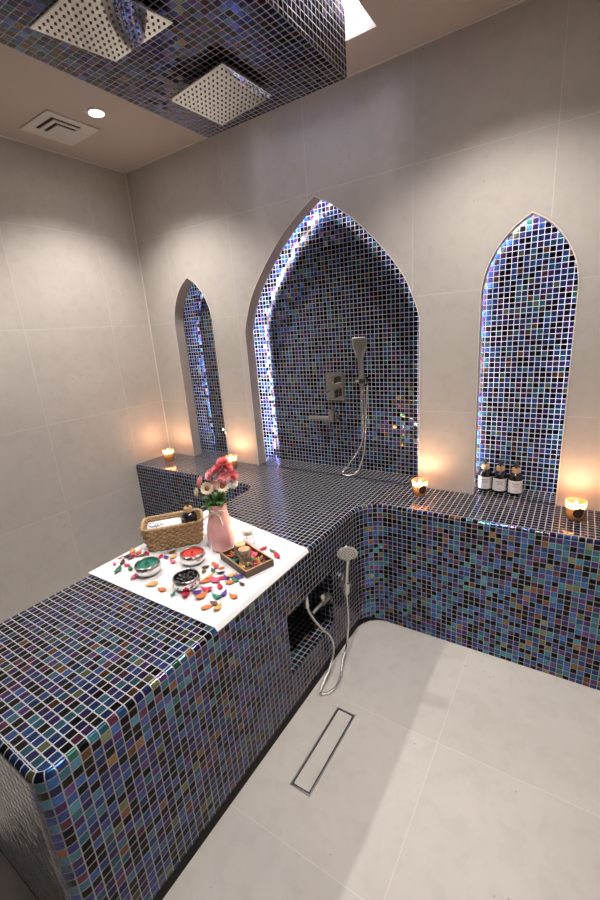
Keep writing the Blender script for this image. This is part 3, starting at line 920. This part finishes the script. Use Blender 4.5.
# soft roll: spiral cross-section swept along its length
prof = []
for i in range(60):
    a = i / 59 * 2 * PI * 1.0
    prof.append((0.040 * math.cos(a) * (1 - 0.0 * i), 0.0415 + 0.0405 * math.sin(a) if True else 0))
xs = [-0.104, -0.101, -0.09, -0.04, 0.0, 0.02, 0.032, 0.035]
rws = []
for x in xs:
    sc = 0.86 if x in (xs[0], xs[-1]) else (0.96 if x in (xs[1], xs[-2]) else 1.0)
    rws.append([bm.verts.new((x, y * sc * (1.04 + 0.01 * math.sin(x * 90)) - 0.004, 0.044 + (z - 0.0415) * sc * 1.03 + 0.001)) for y, z in prof[:-1]])
n = len(rws[0])
for a, b in zip(rws, rws[1:]):
    for i in range(n): bm.faces.new((a[i], a[(i + 1) % n], b[(i + 1) % n], b[i]))
bm.faces.new(rws[0]); bm.faces.new(rws[-1][::-1])
tw = link('towel_roll', bm, M['towel'], t, True)
for x in (-0.1045, 0.0355):
    bm = bmesh.new()
    sp = [(x, 0.034 * (1 - i / 60 * 0.85) * math.cos(i * 0.33) - 0.004, 0.045 + 0.034 * (1 - i / 60 * 0.85) * math.sin(i * 0.33)) for i in range(60)]
    tube(bm, sp, 0.0017, 5)
    link('roll_end', bm, M['towel'], t, True)
# monogram: a looped O and u in thread, following the roll
bm = bmesh.new()
def onroll(x, s):
    th = math.radians(52) + s / 0.042        # up the skin that faces the room
    return (x, -0.0438 * math.cos(th) - 0.004, 0.0452 + 0.0432 * math.sin(th))
def stroke(pts): tube(bm, [onroll(-0.057 + (x + 0.057) * 1.3 - 0.006, s * 1.3 - 0.006) for x, s in pts], 0.0015, 6)
O = [(-0.073 + 0.011 * math.cos(a), 0.014 + 0.009 * math.sin(a)) for a in [0.5 + i / 22 * 5.9 for i in range(23)]]
stroke(O)
stroke([(-0.066 + 0.012 * i / 8, 0.009 - 0.006 * math.sin(PI * i / 8)) for i in range(9)])
stroke([(-0.057, 0.022), (-0.0575, 0.012), (-0.055, 0.007), (-0.049, 0.006), (-0.045, 0.010), (-0.044, 0.021), (-0.044, 0.010), (-0.041, 0.006), (-0.038, 0.007)])
tag(link('monogram', bm, M['navy'], tw), 'navy embroidered monogram')

ca, sa = math.cos(ANG), math.sin(ANG)
bl = (0.074, -0.002)
bottle(BX + bl[0] * ca - bl[1] * sa, BY + bl[0] * sa + bl[1] * ca, CZ + 0.0270, faceang + 2.0, 'round black pump bottle with wooden collar standing in the basket', paper=False, group=None).scale = (1.2, 1.2, 1.15)

# ---------------------------------------------------------------- vase and flowers
VX, VY = 1.519, -1.011
t = thing('flower_vase', 'pink ribbed vase with a cream bow on the white cloth', 'vase', (VX, VY, CZ), 0)
bm = bmesh.new()
rib = lambda a, z: 1 + 0.012 * math.cos(12 * a + z * 20)
lathe(bm, [(0.001, 0.0), (0.040, 0.0), (0.045, 0.006), (0.053, 0.035), (0.0575, 0.070), (0.0555, 0.100), (0.048, 0.130), (0.040, 0.160), (0.0365, 0.180), (0.0375, 0.195), (0.0415, 0.212), (0.0395, 0.212), (0.035, 0.194), (0.034, 0.180), (0.045, 0.13), (0.05, 0.08), (0.001, 0.02)], 48, wob=rib)
link('vase_body', bm, M['pink_glass'], t, True)
bm = bmesh.new()
tube(bm, [(0.0378 * math.cos(a), 0.0378 * math.sin(a), 0.181 + 0.0015 * math.sin(3 * a)) for a in [2 * PI * i / 40 for i in range(40)]], 0.0018, 6, closed=True)
fa = math.atan2(-2.16 + 1.008, 2.73 - 1.512) - 0.25
fx, fy = math.cos(fa), math.sin(fa); rx, ry = -fy, fx    # toward the room, and sideways
def onv(f, s, z): return (fx * f + rx * s, fy * f + ry * s, z)
tube(bm, smooth_path([onv(0.039, 0, 0.181), onv(0.042, -0.022, 0.178), onv(0.040, -0.042, 0.166), onv(0.044, -0.05, 0.158)], 6), 0.0030, 6)
tube(bm, smooth_path([onv(0.039, 0, 0.181), onv(0.043, 0.012, 0.165), onv(0.050, 0.020, 0.147), onv(0.054, 0.024, 0.132)], 6), 0.0036, 6)
tube(bm, smooth_path([onv(0.039, 0, 0.181), onv(0.044, 0.016, 0.192), onv(0.045, 0.032, 0.190), onv(0.041, 0.030, 0.182), onv(0.039, 0, 0.181)], 6), 0.0030, 6)
tube(bm, smooth_path([onv(0.039, 0, 0.181), onv(0.045, -0.012, 0.192), onv(0.046, -0.026, 0.188), onv(0.041, -0.022, 0.181), onv(0.039, 0, 0.181)], 6), 0.0022, 6)
link('bow', bm, M['ribbon'], t, True)

def petal_ring(bm, n, r0, r1, w, lift, tilt0, cup=0.3):
    for i in range(n):
        a = 2 * PI * i / n + tilt0
        ca_, sa_ = math.cos(a), math.sin(a)
        rows_ = []
        for k in range(5):
            f = k / 4
            r = r0 + (r1 - r0) * f
            ww = w * math.sin(PI * (0.18 + 0.72 * f)) * 0.5
            z = lift * (f ** 1.5)
            rows_.append([bm.verts.new((r * ca_ - s * ww * sa_, r * sa_ + s * ww * ca_, z + abs(s) * cup * ww)) for s in (-1, 0, 1)])
        for p, q in zip(rows_, rows_[1:]):
            for j in range(2): bm.faces.new((p[j], p[j + 1], q[j + 1], q[j]))

def flower(pos, r, mat, lab, style, aim, grp):
    """pos: flower centre in the room; aim: direction it faces"""
    root = thing('flower', lab, 'flower', pos, 0, grp)
    d = Vector(aim).normalized()
    q = d.to_track_quat('Z', 'Y').to_matrix().to_4x4()
    bm = bmesh.new()
    if style == 'daisy':
        petal_ring(bm, 14, r * 0.3, r, r * 0.42, r * 0.12, 0.0); petal_ring(bm, 14, r * 0.3, r * 0.85, r * 0.40, r * 0.30, 0.22)
    else:
        petal_ring(bm, 12, r * 0.1, r, r * 0.55, r * 0.20, 0.0); petal_ring(bm, 11, r * 0.1, r * 0.85, r * 0.5, r * 0.45, 0.25)
        petal_ring(bm, 9, r * 0.08, r * 0.62, r * 0.45, r * 0.62, 0.1); petal_ring(bm, 6, r * 0.05, r * 0.36, r * 0.36, r * 0.66, 0.4)
    xf(bm, q)
    hd = link('petals', bm, mat, root, True)
    bm = bmesh.new()
    rr = r * (0.36 if style == 'daisy' else 0.2)
    lathe(bm, [(rr * 0.9, 0.0), (rr, r * 0.08), (rr * 0.75, r * 0.22), (rr * 0.2, r * 0.27)], 16, close_top=True, close_bot=True)
    xf(bm, q); link('heart', bm, M['brown_eye'] if style == 'daisy' else mat, root, True)
    bm = bmesh.new()
    e = Vector((VX + random.uniform(-.012, .012), VY + random.uniform(-.012, .012), CZ + 0.15)) - Vector(pos)
    mid = -d * 0.03 + e * 0.35
    tube(bm, smooth_path([-d * 0.0005, mid, e], 6), 0.0016, 6); link('flower_stem', bm, M['stem'], root, True)
    return root
CAMP = Vector((2.73, -2.16, 1.56))
FL = [((1.559, -0.987, 1.078), .025, 'coral', 'coral flower at the very top of the bouquet', 'full', (0.2, -.2, 1), 'pink flowers in the vase'),
      ((1.543, -1.004, 1.051), .026, 'coral', 'coral flower just below the topmost one', 'full', (-0.2, -.5, .8), 'pink flowers in the vase'),
      ((1.568, -0.975, 1.052), .021, 'coral', 'small coral flower high on the right of the bouquet', 'full', (.6, -.1, .8), 'pink flowers in the vase'),
      ((1.524, -1.024, 1.032), .027, 'rose', 'soft pink flower high on the left of the bouquet', 'full', (-.3, -.7, .8), 'pink flowers in the vase'),
      ((1.495, -1.055, 1.009), .026, 'rose', 'soft pink flower leaning out farthest left', 'full', (-.8, -.7, .35), 'pink flowers in the vase'),
      ((1.558, -0.995, 1.017), .027, 'rose', 'soft pink flower in the middle above the cream daisy', 'full', (.5, -.7, .5), 'pink flowers in the vase'),
      ((1.582, -0.966, 1.018), .024, 'coral', 'coral flower leaning out to the right', 'full', (.9, .1, .5), 'pink flowers in the vase'),
      ((1.518, -1.052, 0.983), .025, 'ivory', 'cream daisy with brown heart on the left of the bouquet', 'daisy', (.45, -.8, .35), 'pale flowers in the vase'),
      ((1.534, -1.028, 0.990), .021, 'blush', 'blush beige flower between the two cream daisies', 'full', (.4, -.7, .5), 'pale flowers in the vase'),
      ((1.560, -1.008, 0.982), .025, 'ivory', 'cream daisy with brown heart at the front centre', 'daisy', (.6, -.6, .6), 'pale flowers in the vase'),
      ((1.583, -0.972, 0.985), .021, 'white_flower', 'white flower low on the right of the bouquet', 'full', (.8, -.3, .4), 'pale flowers in the vase'),
      ((1.482, -1.069, 0.968), .022, 'ivory', 'cream flower seen edge on, lowest on the left', 'full', (-.7, -.8, .15), 'pale flowers in the vase')]
for pos, r, mk, lab, st, aim, grp in FL: flower(pos, r * 1.12, M[mk], lab, st, aim, grp)
# leaves
t = thing('leafy_sprigs', 'green leaves packed under the flowers in the vase mouth', 'leaves', (VX, VY, CZ + 0.2), 0)
bm = bmesh.new()
rnd = random.Random(3)
for i in range(46):
    a = rnd.uniform(0, 2 * PI); el = rnd.uniform(0.1, 1.3)
    L = rnd.uniform(0.035, 0.060); w = rnd.uniform(0.014, 0.024)
    base = Vector((0.018 * math.cos(a), 0.018 * math.sin(a), rnd.uniform(0.005, 0.03)))
    d = Vector((math.cos(a) * math.cos(el), math.sin(a) * math.cos(el), math.sin(el)))
    sd = d.cross(Vector((0, 0, 1))).normalized(); up = sd.cross(d)
    rows_ = []
    for k in range(5):
        f = k / 4
        c = base + d * (L * f) - Vector((0, 0, 1)) * (0.018 * f * f)
        ww = w * 0.5 * math.sin(PI * (0.06 + 0.92 * f))
        rows_.append([bm.verts.new(c + sd * (s * ww) + up * (abs(s) * ww * 0.35)) for s in (-1, 0, 1)])
    for p, q in zip(rows_, rows_[1:]):
        for j in range(2): bm.faces.new((p[j], p[j + 1], q[j + 1], q[j]))
link('leaves', bm, M['leaf'], t, True)
bm = bmesh.new()
for i in range(7):
    a = 2 * PI * i / 7
    tube(bm, smooth_path([(0.008 * math.cos(a), 0.008 * math.sin(a), -0.10), (0.014 * math.cos(a), 0.014 * math.sin(a), -0.02), (0.02 * math.cos(a), 0.02 * math.sin(a), 0.03)], 4), 0.0016, 5)
link('sprig_stems', bm, M['stem'], t, True)

# ---------------------------------------------------------------- bowls
def bowl(x, y, fill, lab, fl):
    root = thing('silver_bowl', lab, 'bowl', (x, y, CZ), 0, 'silver bowls on the cloth')
    bm = bmesh.new()
    lathe(bm, [(0.001, 0.0), (0.030, 0.0), (0.040, 0.004), (0.0495, 0.018), (0.0515, 0.030), (0.049, 0.041), (0.0465, 0.046), (0.0435, 0.0455), (0.0445, 0.040), (0.046, 0.028), (0.040, 0.012), (0.001, 0.008)], 48)
    link('bowl_shell', bm, M['silver'], root, True)
    bm = bmesh.new()
    if fl == 'stones':
        rnd = random.Random(5)
        pts_ = [(0, 0, 0.0)] + [(0.017 * math.cos(a), 0.017 * math.sin(a), 0) for a in [2 * PI * i / 6 for i in range(6)]] + [(0.033 * math.cos(a), 0.033 * math.sin(a), 0) for a in [2 * PI * i / 12 for i in range(12)]]
        for px, py, _ in pts_:
            s = len(bm.verts)
            bmesh.ops.create_icosphere(bm, subdivisions=2, radius=0.0095)
            m_ = Matrix.Translation((px, py, 0.031 + rnd.uniform(-.002, .004))) @ Matrix.Rotation(rnd.uniform(0, 3), 4, 'Z') @ Matrix.Rotation(rnd.uniform(-.5, .5), 4, 'X') @ Matrix.Diagonal((1.15, 0.85, 0.7, 1))
            xf(bm, m_, s)
        lathe(bm, [(0.044, 0.026), (0.001, 0.027)], 32)
    else:
        rnd = random.Random(9)
        lathe(bm, [(0.0445, 0.036), (0.036, 0.0385), (0.025, 0.042), (0.012, 0.044), (0.001, 0.0445)], 40, wob=lambda a, z: 1.0)
        for v in bm.verts:
            if v.co.xy.length < 0.042: v.co.z += rnd.uniform(-.0012, .0012)
    link('contents', bm, M[fill], root, fl == 'stones')
    return root
bowl(1.385, -1.292, 'green_salt', 'silver bowl filled with green bath salt', 'salt')
bowl(1.488, -1.152, 'red_salt', 'silver bowl filled with red bath salt', 'salt')
bowl(1.598, -1.286, 'black_salt', 'silver bowl filled with shiny black stones', 'stones')

# ---------------------------------------------------------------- tray, logs, tea light holder
TA = -0.318
TCX, TCY = 1.690, -1.057
t = thing('wooden_tray', 'small dark wooden tray of potpourri on the white cloth', 'tray', (TCX, TCY, CZ), TA)
hx, hy, w, hh = 0.100, 0.063, 0.006, 0.028
bm = bmesh.new(); box(bm, (-hx + w, -hy + w, 0), (hx - w, hy - w, 0.005)); link('tray_base', bm, M['dark_wood'], t)
bm = bmesh.new()
for q in ((-hx, -hy, hx, -hy + w), (-hx, hy - w, hx, hy), (-hx, -hy + w, -hx + w, hy - w), (hx - w, -hy + w, hx, hy - w)): box(bm, (q[0], q[1], 0), (q[2], q[3], hh))
link('tray_wall', bm, M['dark_wood'], t)
bm = bmesh.new()
for q in ((-hx, -hy, hx, -hy + w), (-hx, hy - w, hx, hy), (-hx, -hy + w, -hx + w, hy - w), (hx - w, -hy + w, hx, hy - w)): box(bm, (q[0], q[1], hh + 0.0001), (q[2], q[3], hh + 0.002))
link('tray_lip', bm, M['lip_wood'], t)
cT, sT = math.cos(TA), math.sin(TA)
def intray(a, b): return (TCX + a * cT - b * sT, TCY + a * sT + b * cT)
def log(x, y, r, h, lab):
    root = thing('birch_log', lab, 'log', (x, y, CZ + 0.0052), 0, 'birch logs in the tray')
    bm = bmesh.new(); rnd = random.Random(int(h * 1e4))
    lathe(bm, [(r * 0.99, 0.0), (r, h * 0.2), (r * 0.97, h * 0.5), (r * 1.02, h * 0.8), (r, h - 0.001)], 24, close_bot=True, wob=lambda a, z: 1 + 0.05 * math.sin(3 * a + z * 60) + 0.03 * math.sin(7 * a))
    link('bark', bm, M['bark'], root)
    bm = bmesh.new(); lathe(bm, [(r * 0.93, h - 0.004), (r * 0.93, h + 0.0005), (r * 0.45, h + 0.001), (r * 0.02, h + 0.0012)], 24, close_top=True)
    link('cut_face', bm, M['cutwood'], root)
x, y = intray(-0.042, 0.004); log(x - 0.003, y, 0.0225, 0.058, 'birch log piece in the tray nearer the pink vase')
x, y = intray(0.014, -0.012); log(x, y, 0.0240, 0.066, 'taller birch log piece in the middle of the tray')

VOX, VOY = 1.598, -0.932
t = thing('votive_holder', 'glass tea light on a thin wire stand behind the tray', 'candle', (VOX, VOY, CZ), 0)
bm = bmesh.new()
tube(bm, [(0.023 * math.cos(2 * PI * i / 24), 0.023 * math.sin(2 * PI * i / 24), 0.036) for i in range(24)], 0.0014, 6, closed=True)
for i in range(3):
    a = 2 * PI * i / 3 + 0.5
    tube(bm, smooth_path([(0.023 * math.cos(a), 0.023 * math.sin(a), 0.036), (0.026 * math.cos(a), 0.026 * math.sin(a), 0.018), (0.022 * math.cos(a), 0.022 * math.sin(a), 0.0016), (0.028 * math.cos(a), 0.028 * math.sin(a), 0.005)], 5), 0.0013, 6)
link('wire_stand', bm, M['brushed'], t, True)
bm = bmesh.new(); lathe(bm, [(0.001, 0.0375), (0.018, 0.0375), (0.0235, 0.044), (0.025, 0.086), (0.0235, 0.086), (0.022, 0.046), (0.001, 0.040)], 28); link('glass_cup', bm, M['clear'], t, True)
bm = bmesh.new(); lathe(bm, [(0.0195, 0.0465), (0.0195, 0.074), (0.015, 0.0725), (0.001, 0.072)], 24, close_bot=True); link('wax', bm, M['white_wax'], t, True)
bm = bmesh.new(); lathe(bm, [(0.0006, 0.0725), (0.0030, 0.077), (0.0028, 0.083), (0.0003, 0.092)], 10, close_top=True, close_bot=True); link('flame', bm, M['flame'], t, True)
ld = bpy.data.lights.new('candle_glow', 'POINT'); ld.energy = 0.5; ld.color = (1, .62, .3); ld.shadow_soft_size = 0.005
lo = bpy.data.objects.new('candle_glow', ld); COL.objects.link(lo); lo.parent = t; lo.location = (0, 0, 0.086)

# ---------------------------------------------------------------- potpourri petals
rnd = random.Random(21)
def petal_mesh(k):
    r_ = random.Random(100 + k)
    bm = bmesh.new()
    L, W_ = (0.030, 0.017)
    curl = r_.uniform(0.25, 0.75); cup = r_.uniform(0.3, 0.8)
    tw = r_.uniform(-0.5, 0.5)
    lo2, hi2 = [], []
    for i in range(7):
        f = i / 6
        w = W_ * 0.5 * max(0.08, math.sin(PI * (0.05 + 0.93 * f) ** (0.8 + 0.5 * (k % 3) / 2)))
        a = [], []
        for j in range(5):
            s = -1 + j / 2
            x = (f - 0.5) * L; y = s * w
            z = 0.0016 + curl * 0.012 * (2 * f - 1) ** 2 + cup * 0.5 * w * s * s + tw * y * (f - 0.5) + 0.0008 * math.sin(9 * f + 3 * s)
            a[0].append(bm.verts.new((x, y, z))); a[1].append(bm.verts.new((x, y, z + 0.0009)))
        lo2.append(a[0]); hi2.append(a[1])
    for i in range(6):
        for j in range(4):
            bm.faces.new((hi2[i][j], hi2[i + 1][j], hi2[i + 1][j + 1], hi2[i][j + 1])); bm.faces.new((lo2[i][j], lo2[i][j + 1], lo2[i + 1][j + 1], lo2[i + 1][j]))
        bm.faces.new((lo2[i][0], lo2[i + 1][0], hi2[i + 1][0], hi2[i][0])); bm.faces.new((lo2[i][4], hi2[i][4], hi2[i + 1][4], lo2[i + 1][4]))
    for j in range(4):
        bm.faces.new((lo2[0][j], hi2[0][j], hi2[0][j + 1], lo2[0][j + 1])); bm.faces.new((lo2[6][j], lo2[6][j + 1], hi2[6][j + 1], hi2[6][j]))
    zmin = min(v.co.z for v in bm.verts)
    for v in bm.verts: v.co.z -= zmin
    me = bpy.data.meshes.new('petal'); bm.normal_update(); bm.to_mesh(me); bm.free()
    for p in me.polygons: p.use_smooth = True
    return me
SHAPES = [petal_mesh(k) for k in range(6)]
CACHE = {}
NAMES = {'pink': 'pink', 'red': 'crimson', 'maroon': 'dark maroon', 'green': 'green', 'black': 'blackish', 'yellow': 'golden yellow', 'orange': 'orange', 'brown': 'brown', 'teal': 'teal green', 'purple': 'purple'}
def petal(x, y, z, colr, size, where, tilt=(0, 0)):
    k = rnd.randrange(6)
    if (k, colr) not in CACHE:
        me = SHAPES[k].copy(); me.materials.append(M['pet_' + colr]); CACHE[(k, colr)] = me
    o = bpy.data.objects.new('dried_petal', CACHE[(k, colr)])
    COL.objects.link(o)
    o.location = (x, y, z); o.rotation_euler = (tilt[0], tilt[1], rnd.uniform(0, 2 * PI)); o.scale = (size * 1.12,) * 3
    nm = NAMES[colr]
    tag(o, nm + ' dried petal ' + where, 'petal', nm + ' petals ' + where)
LP = [(1.197, -1.316, 'pink', .8), (1.172, -1.275, 'pink', .6), (1.22, -1.296, 'maroon', 1.0), (1.259, -1.344, 'green', 1.3), (1.192, -1.254, 'black', 1.1), (1.217, -1.254, 'maroon', 1.1), (1.258, -1.298, 'red', 1.0), (1.295, -1.31, 'green', 1.0),
      (1.361, -1.342, 'pink', 1.2), (1.175, -1.212, 'yellow', 1.2), (1.225, -1.232, 'red', 1.0), (1.208, -1.207, 'orange', 1.1), (1.243, -1.218, 'brown', 1.0), (1.252, -1.197, 'red', 1.1), (1.200, -1.232, 'pink', 1.0), (1.469, -1.343, 'yellow', 1.4),
      (1.531, -1.347, 'orange', 1.2), (1.592, -1.349, 'teal', .8), (1.330, -1.190, 'red', 1.0), (1.353, -1.180, 'purple', 1.0), (1.384, -1.166, 'yellow', 1.2), (1.412, -1.194, 'pink', 1.1), (1.345, -1.140, 'brown', 1.1)]
RP = [(1.637, -1.330, 'red', 1.5), (1.663, -1.300, 'purple', 1.2), (1.638, -1.232, 'orange', 1.4), (1.633, -1.205, 'yellow', 1.2), (1.67, -1.216, 'pink', 1.5), (1.682, -1.190, 'red', 1.2), (1.684, -1.272, 'red', 1.4), (1.696, -1.31, 'orange', 1.5),
      (1.715, -1.237, 'red', 1.1), (1.758, -1.262, 'purple', 1.1), (1.745, -1.287, 'teal', 1.2), (1.762, -1.318, 'brown', 1.1), (1.793, -1.33, 'yellow', 1.2), (1.757, -1.345, 'orange', 1.2), (1.798, -1.258, 'orange', 1.2), (1.778, -1.186, 'maroon', .8),
      (1.730, -1.155, 'purple', 1.2), (1.738, -1.178, 'teal', 1.1), (1.729, -1.200, 'orange', 1.1), (1.698, -1.182, 'purple', 1.0), (1.704, -1.158, 'yellow', 1.2), (1.566, -1.162, 'black', 1.0), (1.583, -1.187, 'brown', 1.0), (1.616, -1.17, 'green', .9),
      (1.652, -1.166, 'black', 1.0), (1.585, -1.132, 'orange', 1.1), (1.606, -1.142, 'pink', 1.0), (1.630, -1.137, 'orange', .8)]
BP = [(1.687, -0.945, 'red', 1.1), (1.734, -0.944, 'green', 1.0), (1.778, -0.969, 'red', 1.3)]
for x, y, c, s in LP: petal(x, y, CZ, c, s, 'lying around the green bowl and basket')
for x, y, c, s in RP: petal(x, y, CZ, c, s, 'lying between the black bowl and tray')
for x, y, c, s in BP: petal(x, y, CZ, c, s, 'lying behind the wooden tray')
cols = ['red', 'orange', 'green', 'brown', 'maroon', 'yellow', 'pink', 'teal', 'red', 'brown']
for i in range(64):
    a = rnd.uniform(-0.078, 0.078); b = rnd.uniform(-0.042, 0.042)
    if (a + 0.044) ** 2 + (b - 0.004) ** 2 < 0.029 ** 2 or (a - 0.014) ** 2 + (b + 0.012) ** 2 < 0.030 ** 2: continue
    x, y = intray(a, b)
    petal(x, y, CZ + 0.0055 + 0.0040 * (i % 3), cols[i % 10], 1.2, 'heaped inside the wooden tray', (rnd.uniform(-.3, .3), rnd.uniform(-.3, .3)))
